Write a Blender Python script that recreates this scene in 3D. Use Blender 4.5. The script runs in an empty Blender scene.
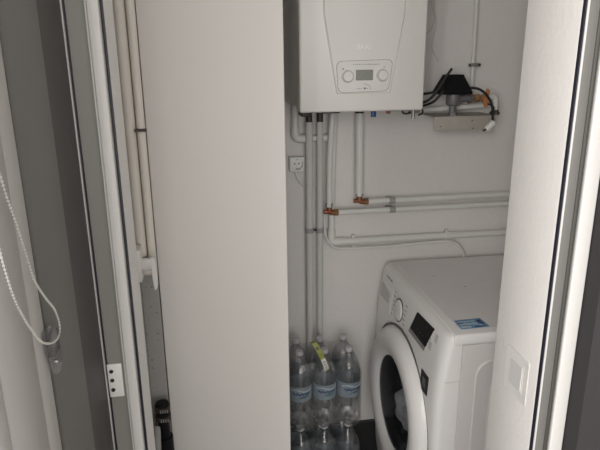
import bpy, bmesh, math, random
from mathutils import Vector, Matrix
random.seed(7)
S = bpy.context.scene
COL = S.collection
PI = math.pi
ORG = {}

# ------------------------------------------------------------------ materials
def mat(name, col, rough=0.5, metal=0.0, bump=0.0, scale=40.0, var=0.0, spec=0.5, coat=0.0):
    m = bpy.data.materials.new(name); m.use_nodes = True
    nt = m.node_tree; b = nt.nodes['Principled BSDF']
    b.inputs['Base Color'].default_value = (*col, 1)
    b.inputs['Roughness'].default_value = rough
    b.inputs['Metallic'].default_value = metal
    b.inputs['Specular IOR Level'].default_value = spec
    b.inputs['Coat Weight'].default_value = coat
    tc = nt.nodes.new('ShaderNodeTexCoord')
    n = nt.nodes.new('ShaderNodeTexNoise')
    n.inputs['Scale'].default_value = scale; n.inputs['Detail'].default_value = 4
    nt.links.new(tc.outputs['Object'], n.inputs['Vector'])
    if bump:
        bp = nt.nodes.new('ShaderNodeBump'); bp.inputs['Strength'].default_value = bump
        bp.inputs['Distance'].default_value = 0.002
        nt.links.new(n.outputs['Fac'], bp.inputs['Height']); nt.links.new(bp.outputs['Normal'], b.inputs['Normal'])
    if var:
        r = nt.nodes.new('ShaderNodeValToRGB')
        r.color_ramp.elements[0].position = 0.3; r.color_ramp.elements[1].position = 0.7
        r.color_ramp.elements[0].color = (*[c * (1 - var) for c in col], 1)
        r.color_ramp.elements[1].color = (*[min(1, c * (1 + var)) for c in col], 1)
        nt.links.new(n.outputs['Fac'], r.inputs['Fac']); nt.links.new(r.outputs['Color'], b.inputs['Base Color'])
    return m

def clear(name, tint, gloss=0.12, rough=0.05, edge=0.35, haze=0):
    """thin clear plastic or glass: see-through with a sheen that grows at grazing angles"""
    m = bpy.data.materials.new(name); m.use_nodes = True
    nt = m.node_tree; nt.nodes.clear()
    out = nt.nodes.new('ShaderNodeOutputMaterial'); mx = nt.nodes.new('ShaderNodeMixShader')
    t = nt.nodes.new('ShaderNodeBsdfTransparent'); t.inputs['Color'].default_value = (*tint, 1)
    g = nt.nodes.new('ShaderNodeBsdfGlossy'); g.inputs['Roughness'].default_value = rough
    lw = nt.nodes.new('ShaderNodeLayerWeight'); lw.inputs['Blend'].default_value = edge
    mr = nt.nodes.new('ShaderNodeMapRange'); mr.inputs['To Min'].default_value = gloss * 0.3; mr.inputs['To Max'].default_value = min(1, gloss * 4)
    nt.links.new(lw.outputs['Facing'], mr.inputs['Value']); nt.links.new(mr.outputs['Result'], mx.inputs['Fac'])
    tc = nt.nodes.new('ShaderNodeTexCoord'); n = nt.nodes.new('ShaderNodeTexNoise'); n.inputs['Scale'].default_value = 45
    bp = nt.nodes.new('ShaderNodeBump'); bp.inputs['Strength'].default_value = 0.35; bp.inputs['Distance'].default_value = 0.004
    nt.links.new(tc.outputs['Object'], n.inputs['Vector']); nt.links.new(n.outputs['Fac'], bp.inputs['Height'])
    nt.links.new(bp.outputs['Normal'], g.inputs['Normal'])
    if haze:
        d = nt.nodes.new('ShaderNodeBsdfDiffuse'); d.inputs['Color'].default_value = (.8, .8, .8, 1); tl = nt.nodes.new('ShaderNodeBsdfTranslucent'); tl.inputs['Color'].default_value = (.8, .8, .8, 1)
        a1 = nt.nodes.new('ShaderNodeMixShader'); a2 = nt.nodes.new('ShaderNodeMixShader'); a2.inputs[0].default_value = haze
        nt.links.new(d.outputs[0], a1.inputs[1]); nt.links.new(tl.outputs[0], a1.inputs[2]); nt.links.new(t.outputs[0], a2.inputs[1]); nt.links.new(a1.outputs[0], a2.inputs[2]); t = a2
    nt.links.new(t.outputs[0], mx.inputs[1]); nt.links.new(g.outputs[0], mx.inputs[2]); nt.links.new(mx.outputs[0], out.inputs[0])
    return m

M = {
 'wall':   mat('wall_plaster', (.73, .705, .68), .85, bump=.25, scale=60, var=.015),
 'reveal': mat('reveal_paint', (.72, .695, .67), .8, bump=.35, scale=130, var=.01),
 'roughwall': None,
 'nearwall': mat('near_room_dimmed_paint', (.30, .29, .28), .85),
 'ceil':   mat('ceiling_paint', (.80, .79, .77), .9),
 'floor':  mat('dark_floor_tile', (.05, .048, .048), .5, bump=.1, var=.15, scale=12),
 'base':   mat('dark_skirting_tile', (.028, .027, .028), .4, var=.1, scale=15),
 'cab':    mat('cabinet_laminate', (.70, .675, .64), .6, bump=.05, scale=250),
 'boiler': mat('boiler_enamel', (.76, .74, .70), .38, bump=.03, scale=200),
 'boilers':mat('boiler_side_steel', (.70, .68, .65), .45),
 'plate':  mat('switch_plate', (.71, .69, .665), .45),
 'rock':   mat('switch_rocker', (.60, .585, .57), .4),
 'wire':   mat('pale_wire', (.52, .48, .42), .5),
 'embl':   mat('white_lettering', (.90, .89, .87), .35),
 'panelw': mat('control_panel_plastic', (.74, .725, .69), .4),
 'line':   mat('grey_outline', (.28, .275, .26), .6),
 'dring':  mat('pale_grey_outline', (.60, .59, .57), .6),
 'inkl':   mat('recess_grey', (.64, .625, .61), .55),
 'inkd':   mat('dim_print', (.10, .10, .10), .6),
 'ink':    mat('dark_print', (.10, .10, .10), .6),  # print; also paints the gap shade round washer dial and door
 'inkg':   mat('grey_print', (.36, .36, .355), .6),
 'lcd':    mat('lcd_grey_green', (.27, .275, .235), .25),
 'pipe':   mat('white_painted_pipe', (.71, .70, .675), .5, bump=.05, scale=90),
 'cream':  mat('cream_painted_pipe', (.74, .70, .63), .5, bump=.1, scale=80),
 'drainp': mat('grey_white_drain_pipe', (.72, .71, .68), .42),
 'insul':  mat('pipe_insulation', (.60, .60, .58), .7),
 'grey':   mat('grey_plastic', (.33, .33, .32), .55),
 'brass':  mat('brass', (.42, .25, .13), .42, .8),
 'copper': mat('copper', (.33, .13, .07), .45, .7),
 'steel':  mat('zinc_steel', (.45, .44, .42), .4, .8),
 'dkmetal':mat('dark_metal', (.07, .055, .05), .5, .4),
 'black':  mat('black_plastic', (.008, .008, .009), .5, spec=.2),
 'rubber': mat('black_rubber', (.015, .015, .016), .6),
 'blue':   mat('blue_plastic', (.02, .09, .28), .4),
 'red':    mat('red_plastic', (.33, .07, .04), .4),
 'orange': mat('orange_handle', (.50, .20, .07), .45),
 'bracket':mat('beige_metal_plate', (.42, .39, .345), .6, var=.06, scale=30),
 'regul':  mat('grey_cast_metal', (.19, .19, .19), .45, .3),
 'wplast': mat('white_plastic', (.78, .77, .74), .4),
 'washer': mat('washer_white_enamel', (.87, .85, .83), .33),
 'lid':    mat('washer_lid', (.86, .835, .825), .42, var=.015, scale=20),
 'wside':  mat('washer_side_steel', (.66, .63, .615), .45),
 'silver': mat('silver_trim', (.34, .34, .34), .35, .4),
 'drum':   mat('drum_dark_steel', (.05, .05, .055), .35, .7),
 'towel':  mat('grey_laundry', (.58, .58, .59), .95, bump=.9, scale=120, var=.2),
 'towel2': mat('pale_laundry', (.75, .73, .71), .95, bump=.9, scale=120, var=.1),
 'stick':  mat('sticker_blue', (.12, .30, .50), .4, var=.35, scale=25),
 'stickl': mat('sticker_pale', (.55, .65, .74), .4),
 'frame':  mat('white_frame_profile', (.64, .625, .60), .45),
 'lining': mat('reveal_lining', (.83, .815, .79), .5),
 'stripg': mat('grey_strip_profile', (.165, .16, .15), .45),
 'frameg': mat('grey_frame_profile', (.25, .24, .22), .45),
 'frameg2':mat('light_grey_frame_profile', (.52, .51, .49), .45),
 'leafd':  mat('dark_grey_profile', (.07, .066, .062), .5),
 'leafm':  mat('mid_grey_profile', (.17, .163, .153), .5, bump=.05, scale=15),
 'leafl':  mat('light_grey_panel', (.52, .505, .485), .55, bump=.05, scale=15),
 'leafr':  mat('dark_grey_leaf', (.045, .042, .044), .8, spec=.2),
 'rshade':  mat('recess_shade_olive', (.055, .052, .045), .6),
 'gasket': mat('gasket_rubber', (.008, .008, .018), .5),
 'bead':   mat('chain_bead', (.60, .585, .55), .35),
 'label':  mat('bottle_label', (.25, .31, .36), .5, var=.08, scale=60),
 'labelb': mat('label_dark_blue', (.02, .04, .16), .5),
 'labelg': mat('label_green', (.06, .16, .12), .5),
 'labelw': mat('label_white', (.70, .74, .76), .5),
 'cap':    mat('bottle_cap', (.50, .50, .51), .4),
 'tag':    mat('yellow_green_strap', (.27, .28, .05), .45, var=.3, scale=60),
 'tagw':   mat('strap_white_patch', (.72, .70, .66), .5),
 'pet':    clear('bottle_plastic', (.965, .972, .975), .16, .10, haze=.035),
 'petb':   clear('bottle_base_plastic', (.9, .9, .9), .25, .12, haze=.42),
 'film':   clear('shrink_film', (.985, .985, .985), .09, .16, haze=.05),
 'clearp': clear('clear_plastic', (.84, .84, .85), .08, .15),
 'glass':  clear('window_glass', (.94, .95, .95), .05, .02),
 'lens':   clear('door_glass', (.74, .75, .78), .05, .04),
}
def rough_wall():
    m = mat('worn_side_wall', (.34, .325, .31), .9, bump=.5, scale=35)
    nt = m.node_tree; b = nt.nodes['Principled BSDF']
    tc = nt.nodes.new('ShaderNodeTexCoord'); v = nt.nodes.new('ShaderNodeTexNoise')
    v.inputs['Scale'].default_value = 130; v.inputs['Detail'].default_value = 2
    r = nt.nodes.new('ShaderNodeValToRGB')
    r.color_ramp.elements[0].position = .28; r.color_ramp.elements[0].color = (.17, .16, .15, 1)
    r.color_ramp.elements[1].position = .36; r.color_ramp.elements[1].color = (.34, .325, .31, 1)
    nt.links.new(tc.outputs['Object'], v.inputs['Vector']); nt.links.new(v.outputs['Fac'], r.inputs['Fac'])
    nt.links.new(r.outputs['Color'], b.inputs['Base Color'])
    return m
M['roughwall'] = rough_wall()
M['water'] = clear('water', (.985, .988, .988), .07, .04)

# ------------------------------------------------------------------ mesh helpers
def bx(bm, x0, x1, y0, y1, z0, z1, bev=0.0, seg=2):
    t = bmesh.new()
    r = bmesh.ops.create_cube(t, size=1)
    for v in r['verts']:
        v.co = Vector(((x0 + x1) / 2 + v.co.x * (x1 - x0), (y0 + y1) / 2 + v.co.y * (y1 - y0), (z0 + z1) / 2 + v.co.z * (z1 - z0)))
    if bev:
        bmesh.ops.bevel(t, geom=t.edges[:], offset=bev, segments=seg, affect='EDGES', profile=.5)
    merge(bm, t); return bm
def merge(bm, t):
    me = bpy.data.meshes.new('tmp'); t.to_mesh(me); t.free(); bm.from_mesh(me); bpy.data.meshes.remove(me)
def box(*a, **k):
    return bx(bmesh.new(), *a, **k)
def smoothpath(pts, n=6):
    P = [Vector(p) for p in pts]
    if n < 2 or len(P) < 3: return P
    out = []
    for i in range(len(P) - 1):
        p0 = P[i - 1] if i else P[0]; p1 = P[i]; p2 = P[i + 1]; p3 = P[i + 2] if i + 2 < len(P) else P[-1]
        for k in range(n):
            t = k / n
            out.append(.5 * ((2 * p1) + (p2 - p0) * t + (2 * p0 - 5 * p1 + 4 * p2 - p3) * t * t + (3 * p1 - p0 - 3 * p2 + p3) * t ** 3))
    out.append(P[-1]); return out
def rounded(pts, r, n=6):
    """polyline with its corners filleted"""
    P = [Vector(p) for p in pts]; out = [P[0]]
    for i in range(1, len(P) - 1):
        a = (P[i - 1] - P[i]); b = (P[i + 1] - P[i]); d = min(r, a.length * .49, b.length * .49)
        a = P[i] + a.normalized() * d; b = P[i] + b.normalized() * d
        for k in range(n + 1):
            t = k / n; out.append((1 - t) ** 2 * a + 2 * t * (1 - t) * P[i] + t * t * b)
    out.append(P[-1]); return out
def tube(bm, pts, r, seg=14):
    P = [Vector(p) for p in pts]; n = len(P)
    R = r if isinstance(r, (list, tuple)) else [r] * n
    T = [(P[min(i + 1, n - 1)] - P[max(i - 1, 0)]).normalized() for i in range(n)]
    u = T[0].orthogonal().normalized(); rings = []
    for i in range(n):
        u = (u - T[i] * u.dot(T[i])).normalized(); w = T[i].cross(u)
        rings.append([bm.verts.new(P[i] + (u * math.cos(2 * PI * k / seg) + w * math.sin(2 * PI * k / seg)) * R[i]) for k in range(seg)])
    for i in range(n - 1):
        for k in range(seg):
            bm.faces.new((rings[i][k], rings[i][(k + 1) % seg], rings[i + 1][(k + 1) % seg], rings[i + 1][k]))
    bm.faces.new(rings[0][::-1]); bm.faces.new(rings[-1]); return bm
def lathe(bm, prof, c, axis='z', seg=32, close=False):
    """prof: (radius, height along axis)"""
    c = Vector(c); ax = {'x': Vector((1, 0, 0)), 'y': Vector((0, 1, 0)), 'z': Vector((0, 0, 1))}[axis] if isinstance(axis, str) else Vector(axis).normalized()
    u = ax.orthogonal().normalized(); w = ax.cross(u); rings = []
    for r, h in prof:
        if r < 1e-6: rings.append([bm.verts.new(c + ax * h)])
        else: rings.append([bm.verts.new(c + ax * h + (u * math.cos(2 * PI * k / seg) + w * math.sin(2 * PI * k / seg)) * r) for k in range(seg)])
    pairs = list(zip(rings, rings[1:])) + ([(rings[-1], rings[0])] if close else [])
    for a, b in pairs:
        for k in range(seg):
            k2 = (k + 1) % seg
            if len(a) == 1 and len(b) == 1: continue
            if len(a) == 1: bm.faces.new((a[0], b[k2], b[k]))
            elif len(b) == 1: bm.faces.new((a[k], a[k2], b[0]))
            else: bm.faces.new((a[k], a[k2], b[k2], b[k]))
    return bm
def prism(bm, poly, f0, f1):
    """poly of 2-D points; f0/f1 map a 2-D point to the two end faces"""
    a = [bm.verts.new(f0(*p)) for p in poly]; b = [bm.verts.new(f1(*p)) for p in poly]; n = len(poly)
    bm.faces.new(a[::-1]); bm.faces.new(b)
    for i in range(n): bm.faces.new((a[i], a[(i + 1) % n], b[(i + 1) % n], b[i]))
    return bm
def rrect(x0, x1, y0, y1, r, n=5):
    o = []
    for cx, cy, a0 in ((x1 - r, y1 - r, 0), (x0 + r, y1 - r, 90), (x0 + r, y0 + r, 180), (x1 - r, y0 + r, 270)):
        for k in range(n + 1):
            a = math.radians(a0 + 90 * k / n); o.append((cx + r * math.cos(a), cy + r * math.sin(a)))
    return o
def rpoly(pts, r, n=5):
    P = [Vector((p[0], p[1], 0)) for p in pts]; m = len(P); out = []
    for i in range(m):
        a = P[i - 1] - P[i]; b = P[(i + 1) % m] - P[i]; p0 = P[i] + a.normalized() * r; p1 = P[i] + b.normalized() * r
        for k in range(n + 1):
            t = k / n; q = (1 - t) ** 2 * p0 + 2 * t * (1 - t) * P[i] + t * t * p1; out.append((q.x, q.y))
    return out
def text_bm(s, size, mtx, ext=0.0004):
    cu = bpy.data.curves.new('t', 'FONT'); cu.body = s; cu.size = size; cu.extrude = ext
    cu.align_x = 'CENTER'; cu.align_y = 'CENTER'
    o = bpy.data.objects.new('t', cu); COL.objects.link(o)
    dg = bpy.context.evaluated_depsgraph_get(); me = bpy.data.meshes.new_from_object(o.evaluated_get(dg))
    bm = bmesh.new(); bm.from_mesh(me); bm.transform(mtx)
    bpy.data.objects.remove(o); bpy.data.curves.remove(cu); bpy.data.meshes.remove(me)
    return bm
def fix(bm): bmesh.ops.recalc_face_normals(bm, faces=bm.faces[:])
def obj(name, bm, m, parent=None, origin=None, ang=38):
    fix(bm)
    if parent is not None: o0 = ORG[parent.name]
    elif origin is not None: o0 = Vector(origin)
    else:
        xs = [v.co for v in bm.verts]
        o0 = Vector(((min(v.x for v in xs) + max(v.x for v in xs)) / 2, (min(v.y for v in xs) + max(v.y for v in xs)) / 2, min(v.z for v in xs)))
    bmesh.ops.translate(bm, verts=bm.verts[:], vec=-o0)
    me = bpy.data.meshes.new(name); bm.to_mesh(me); bm.free()
    me.shade_smooth(); me.set_sharp_from_angle(angle=math.radians(ang)); me.materials.append(m)
    o = bpy.data.objects.new(name, me); COL.objects.link(o); ORG[o.name] = o0
    if parent is not None: o.parent = parent
    else: o.location = o0
    return o
def thing(name, label, cat, loc, group=None):
    o = bpy.data.objects.new(name, None); COL.objects.link(o); o.location = loc; o.empty_display_size = .05
    ORG[o.name] = Vector(loc); return tag(o, label, cat, group)
def tag(o, label, cat, group=None):
    o['label'] = label; o['category'] = cat
    if group: o['group'] = group
    return o
def struct(name, bm, m, parent=None):
    o = obj(name, bm, m, parent); o['kind'] = 'structure'; return o
def cut(o, bmc):
    me = bpy.data.meshes.new('c'); fix(bmc); bmesh.ops.translate(bmc, verts=bmc.verts[:], vec=-ORG[o.name]); bmc.to_mesh(me); bmc.free()
    c = bpy.data.objects.new('c', me); COL.objects.link(c); c.matrix_world = Matrix.Translation(ORG[o.name])
    par = o.parent; o.parent = None; o.location = ORG[o.name]
    md = o.modifiers.new('b', 'BOOLEAN'); md.object = c; md.operation = 'DIFFERENCE'; md.solver = 'EXACT'
    bpy.context.view_layer.update(); dg = bpy.context.evaluated_depsgraph_get()
    nm = bpy.data.meshes.new_from_object(o.evaluated_get(dg)); o.modifiers.clear(); o.data = nm
    nm.shade_smooth(); nm.set_sharp_from_angle(angle=math.radians(38))
    bpy.data.objects.remove(c); o.parent = par; o.location = (0, 0, 0) if par else ORG[o.name]

# ------------------------------------------------------------------ setting
BW = 1.94                      # back wall
struct('floor', box(-3.5, 1.4, -2.6, 2.1, -.06, 0), M['floor'])
struct('ceiling', box(-3.5, 1.4, -2.6, 2.1, 2.5, 2.56), M['ceil'])
struct('wall_back', box(-.35, 1.4, BW, 2.1, 0, 2.5), M['wall'])
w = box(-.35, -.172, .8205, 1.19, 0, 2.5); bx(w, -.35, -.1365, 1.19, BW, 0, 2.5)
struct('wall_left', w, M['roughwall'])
struct('wall_right', box(1.25, 1.4, .876, BW, 0, 2.5), M['wall'])
w = box(.5, 1.4, .7355, .876, 0, 2.5, bev=.003)
bx(w, -.123, .5, .7355, .820, 2.22, 2.5); bx(w, -3.5, -.123, .7355, .820, 0, 2.5, bev=.003)
struct('wall_front', w, M['reveal'])
struct('wall_side_added', box(1.3, 1.4, -2.6, .7355, 0, 2.5), M['nearwall'])  # unseen wall, added dark to keep light off the open leaf
bb = box(-.136, 1.25, 1.925, BW, 0, .147); struct('baseboard_back', bb, M['base'])

# door frame, left jamb
t1 = struct('trim_1', box(-.1365, -.1232, .722, .7350, 0, 2.2, bev=.002), M['frame'])
struct('frame_rebate', box(-.1640, -.1367, .730, .7350, 0, 2.2), M['frameg'], t1)
struct('gasket', box(-.1637, -.1615, .7285, .7345, 0, 2.2), M['gasket'], t1)
struct('frame_bead', box(-.1395, -.1367, .7245, .730, 0, 2.2, bev=.0008), M['frameg2'], t1)
struct('gasket', box(-.1228, -.1200, .7335, .739, 0, 2.2, bev=.0006), M['gasket'], t1)
struct('reveal_lining', box(-.1230, -.1215, .7395, .822, 0, 2.2), M['lining'], t1)
sp = struct('strike_plate', box(-.1625, -.1425, .7262, .730, 1.118, 1.170, bev=.0015), M['wplast'], t1)
for z in (1.159, 1.145, 1.130):
    struct('screw', lathe(bmesh.new(), [(0, -.0012), (.0026, -.0012), (.003, 0), (.003, .001)], (-.1570, .7262, z), 'y', 12), M['rubber'], sp)
# door frame, right jamb
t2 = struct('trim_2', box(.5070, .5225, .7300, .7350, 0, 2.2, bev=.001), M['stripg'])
struct('gasket', box(.5010, .5035, .7300, .740, 0, 2.2, bev=.0006), M['gasket'], t2)
struct('frame_lip', box(.5037, .5068, .7285, .7350, 0, 2.2, bev=.001), M['frame'], t2)
struct('recess_shade', tube(bmesh.new(), [(.5272, .7335, 0), (.5272, .7335, 2.2)], .0042, 12), M['rshade'], t2)  # dark rod added to paint the shade in the frame recess
struct('frame_step', box(.5325, .5565, .7270, .7350, 0, 2.2, bev=.003, seg=3), M['frame'], t2)
# dark leaf standing against the right jamb
d2 = struct('door_2', box(.5570, 1.15, .6950, .7345, .02, 2.2, bev=.002), M['leafr'])
# open leaf on the left, seen along its inner face
d1 = struct('door_1', box(-.215, -.166, .510, .728, .02, 2.2, bev=.001), M['leafd'])
struct('edge_bead', box(-.1662, -.1640, .7255, .7285, .02, 2.2, bev=.0008), M['frameg2'], d1)
struct('stile', box(-.205, -.1625, .507, .6180, .02, 2.2, bev=.002), M['leafm'], d1)
pl = bmesh.new()     # softly rounded light panel with a crease
pp = [(-.200, .398), (-.166, .398), (-.1605, .406), (-.1580, .425), (-.1580, .4545), (-.1590, .4560), (-.1580, .4575), (-.1585, .485), (-.1625, .4985), (-.172, .503), (-.200, .503)]
prism(pl, pp, lambda x, y: Vector((x, y, .02)), lambda x, y: Vector((x, y, 2.2)))
struct('panel', pl, M['leafl'], d1)
struct('glazing_bead', box(-.200, -.165, .377, .3975, .02, 2.2, bev=.002), M['frame'], d1)
struct('glass_pane', box(-.187, -.182, .09, .3765, .10, 2.1), M['glass'], d1)
struct('pane_gasket', box(-.190, -.170, .3715, .3768, .02, 2.2), M['rubber'], d1)
struct('far_stile', box(-.215, -.166, .02, .09, .02, 2.2), M['leafm'], d1)

# bead chain of the blind on the open leaf
bc = thing('blind_chain', 'white beaded blind chain hanging in a loop on the grey door leaf', 'chain', (-.152, .46, 1.29))
path = smoothpath([(-.152, .40, 2.1), (-.152, .405, 1.70), (-.152, .415, 1.54), (-.152, .422, 1.503), (-.152, .431, 1.476), (-.152, .442, 1.452), (-.152, .453, 1.422), (-.152, .462, 1.399), (-.152, .483, 1.374), (-.152, .503, 1.354), (-.152, .511, 1.334), (-.152, .501, 1.327), (-.152, .480, 1.332), (-.152, .457, 1.345), (-.152, .441, 1.362), (-.152, .428, 1.379), (-.152, .414, 1.402), (-.152, .405, 1.429), (-.152, .400, 1.454), (-.152, .392, 1.50), (-.152, .385, 1.70), (-.152, .38, 2.1)], 10)
beads = bmesh.new(); acc = 0; cord = bmesh.new()
tube(cord, path, .0005, 6)
for a, b in zip(path, path[1:]):
    L = (b - a).length
    while acc <= L:
        p = a.lerp(b, acc / L if L else 0)
        if p.z < 1.75: bmesh.ops.create_icosphere(beads, subdivisions=1, radius=.00125, matrix=Matrix.Translation(p))
        acc += .0034
    acc -= L
obj('beads', beads, M['bead'], bc); obj('cord', cord, M['bead'], bc)
tb = bmesh.new()
prism(tb, rpoly([(.474, 1.345), (.500, 1.342), (.509, 1.316), (.520, 1.291), (.505, 1.288), (.488, 1.296), (.478, 1.318)], .005), lambda y, z: Vector((-.1575, y, z)), lambda y, z: Vector((-.1560, y, z)))
bx(tb, -.1560, -.1515, .487, .506, 1.314, 1.3155); bx(tb, -.1560, -.1515, .5035, .505, 1.300, 1.335); bx(tb, -.1560, -.1515, .4795, .481, 1.318, 1.340)
tn = obj('chain_tensioner', tb, M['clearp'], bc); tn['label'] = 'clear plastic chain tensioner'
obj('pulley', lathe(bmesh.new(), [(0, -.002), (.008, -.002), (.006, 0), (.008, .002), (0, .002)], (-.1535, .490, 1.334), 'x', 18), M['clearp'], tn)
obj('screw', lathe(bmesh.new(), [(0, .001), (.002, .001), (.0022, 0), (.0022, -.002)], (-.1555, .5000, 1.303), 'x', 12), M['steel'], tn)

# light switch on the reveal
ls = thing('light_switch', 'white square light switch on the white wall beside the door frame', 'light switch', (.4995, .7945, 1.005))
b = bmesh.new(); prism(b, rrect(.759, .830, 1.005, 1.087, .004), lambda y, z: Vector((.4995, y, z)), lambda y, z: Vector((.4984, y, z)))
obj('cover_plate', b, M['plate'], ls)
b = bmesh.new(); prism(b, rrect(.772, .817, 1.018, 1.074, .003), lambda y, z: Vector((.4985, y, z)), lambda y, z: Vector((.4980, y, z)))
obj('inner_frame', b, M['plate'], ls)
b = bmesh.new(); prism(b, rrect(.776, .813, 1.023, 1.069, .003), lambda y, z: Vector((.4981, y, z)), lambda y, z: Vector((.4966 + (z - 1.023) * .015, y, z)))
obj('rocker', b, M['rock'], ls)

# ------------------------------------------------------------------ tall cabinet
tc = thing('tall_cabinet', 'tall plain white cabinet with one flat door, between the cream pipes and the boiler', 'cabinet', (.01, 1.4, 0))
obj('carcass', box(-.133, .152, 1.2200, 1.60, .08, 2.30, bev=.002), M['cab'], tc)
obj('door', box(-.135, .1545, 1.200, 1.2185, .085, 2.30, bev=.0025), M['cab'], tc)
obj('plinth', box(-.130, .150, 1.235, 1.59, 0, .08), M['cab'], tc)

# ------------------------------------------------------------------ boiler
B = thing('wall_boiler', 'white wall-hung gas boiler with a small grey display and two dials', 'boiler', (.43, 1.94, 1.432))
b = box(.249, .6165, 1.64, BW, 1.445, 2.13, bev=.004)
obj('casing', b, M['boilers'], B)
cv = box(.249, .6165, 1.600, 1.650, 1.432, 2.135, bev=.007, seg=3)
prism(cv, [(.313, 2.11), (.313, 1.70), (.352, 1.487), (.356, 1.483), (.512, 1.483), (.516, 1.487), (.552, 1.70), (.552, 2.11)],
      lambda x, z: Vector((x, 1.603, z)), lambda x, z: Vector((.4325 + (x - .4325) * .945, 1.5945, z if z > 1.5 else z + .002)))
obj('front_cover', cv, M['boiler'], B)
def plate(poly, y0, y1):
    b = bmesh.new(); return prism(b, poly, lambda x, z: Vector((x, y0, z)), lambda x, z: Vector((x, y1, z)))
pts = [(.3595, 1.572), (.5075, 1.576), (.5045, 1.505), (.490, 1.489), (.373, 1.487), (.363, 1.500)]
pts = [(.3515, 1.573), (.5165, 1.577), (.5060, 1.489), (.3575, 1.486)]
def rowtext(b, x0, x1, z, h, n):
    x = x0
    for i in range(n):
        wd = (x1 - x0) / n; bx(b, x, x + wd * random.uniform(.5, .9), 1.5897, 1.5905, z, z + h * random.uniform(.6, 1)); x += wd
cp = obj('control_panel', plate(rpoly(pts, .018), 1.600, 1.5910), M['panelw'], B)
def shrink(pts, d):
    cx = sum(p[0] for p in pts) / len(pts); cz = sum(p[1] for p in pts) / len(pts)
    return [(cx + (p[0] - cx) * (1 - d / .075), cz + (p[1] - cz) * (1 - d / .043)) for p in pts]
ob = bmesh.new(); outer = rpoly(pts, .018); inner = rpoly(shrink(pts, .0012), .0172)
for i in range(len(outer)):
    j = (i + 1) % len(outer)
    q = [outer[i], outer[j], inner[j], inner[i]]
    ob.faces.new([ob.verts.new(Vector((p[0], 1.5905, p[1]))) for p in q])
obj('panel_outline', ob, M['line'], cp)
dp = obj('display', plate(rrect(.4085, .4585, 1.5200, 1.5490, .0015), 1.5912, 1.5895), M['lcd'], cp)
b = bmesh.new(); bx(b, .4125, .436, 1.5890, 1.5895, 1.524, 1.5246); bx(b, .4125, .4130, 1.5890, 1.5895, 1.524, 1.545)
tube(b, [(.416, 1.5892, 1.526), (.425, 1.5892, 1.536), (.430, 1.5892, 1.541)], .0006, 6)
obj('display_mark', b, M['inkg'], dp)
for x, z in ((.3845, 1.5315), (.4855, 1.5335)):
    k = obj('dial', lathe(bmesh.new(), [(.0175, 0), (.0175, -.002), (.0150, -.0045), (.0143, -.012), (.013, -.0135), (0, -.0135)], (x, 1.5912, z), 'y', 32), M['panelw'], cp)
    obj('dial_ring', lathe(bmesh.new(), [(.0182, -.0003), (.0182, -.0009), (.0174, -.0009), (.0174, -.0003)], (x, 1.5912, z), 'y', 40, close=True), M['dring'], k)
b = bmesh.new(); rowtext(b, .400, .478, 1.5625, .0030, 14); obj('heading_print', b, M['inkg'], cp)
obj('dial_symbol', box(.3700, .3735, 1.5897, 1.5912, 1.5500, 1.5535), M['ink'], cp); obj('dial_symbol', box(.4880, .4935, 1.5897, 1.5912, 1.5550, 1.5570), M['inkg'], cp)
b = bmesh.new(); rowtext(b, .411, .428, 1.4965, .0022, 3); obj('small_print', b, M['inkg'], cp); obj('flame_symbol', box(.4325, .4370, 1.5897, 1.5912, 1.4955, 1.5000), M['ink'], cp); obj('drop_symbol', box(.4400, .4425, 1.5897, 1.5912, 1.4965, 1.4985), M['ink'], cp)
b = bmesh.new(); tube(b, [(.4345 + .018 * math.cos(a), 1.5908, 1.4945 + .0155 * math.sin(a)) for a in [math.radians(t) for t in range(0, 100, 8)]], .0005, 6)
obj('button_arc', b, M['line'], cp)
obj('emblem', text_bm('BAXI', .0185, Matrix.Translation((.4305, 1.5942, 1.610)) @ Matrix.Rotation(PI / 2, 4, 'X'), .0010), M['embl'], B)['label'] = 'raised white lettering'
# fittings under the boiler
for x, y in ((.310, 1.86), (.3475, 1.86)):
    fb = lathe(bmesh.new(), [(.011, 0), (.011, .045), (.013, .045), (.013, .06)], (x + .017, y + .04, 1.376), 'z', 12); obj('pipe_union', fb, M['dkmetal'], B)
fb = box(.268, .300, 1.70, 1.76, 1.412, 1.446, bev=.004); obj('fitting', fb, M['dkmetal'], B); fb = box(.335, .395, 1.72, 1.80, 1.418, 1.446, bev=.004); obj('fitting', fb, M['dkmetal'], B); fb = box(.300, .330, 1.74, 1.79, 1.420, 1.446, bev=.004)
obj('fitting', fb, M['dkmetal'], B)
for x, m, r in ((.509, 'blue', .0085), (.5575, 'red', .0075)):
    z0 = 1.402 if m == 'blue' else 1.411
    c = obj('filling_tap', lathe(bmesh.new(), [(0, 0), (r, 0), (r, .022), (r * .6, .024), (r * .6, 1.446 - z0), (0, 1.446 - z0)], (x, 1.75, z0), 'z', 8), M[m], B)
    c['label'] = m + ' filling tap cap'
    obj('valve_body', lathe(bmesh.new(), [(.006, -.016), (.006, .016)], (x - .012, 1.752, 1.433), 'x', 10), M['brass'], c)
b = box(.478, .500, 1.83, 1.87, 1.412, 1.450, bev=.003); obj('fitting', b, M['wplast'], B)
cl = bmesh.new()
tube(cl, smoothpath([(.602, 1.75, 1.424), (.606, 1.745, 1.412), (.618, 1.742, 1.410), (.630, 1.745, 1.414)], 5), .0028, 8); obj('wire_clip', cl, M['rubber'], B); cl = bmesh.new()
tube(cl, smoothpath([(.655, 1.75, 1.430), (.668, 1.745, 1.422), (.668, 1.742, 1.410), (.655, 1.745, 1.404)], 5), .0028, 8)
obj('wire_clip', cl, M['rubber'], B)
b = box(.560, .640, 1.745, 1.765, 1.418, 1.446, bev=.004); lathe(b, [(.006, -.02), (.006, .012)], (.641, 1.75, 1.413), 'z', 10); tube(b, [(.625, 1.752, 1.414), (.662, 1.752, 1.418)], .007, 10)
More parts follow.
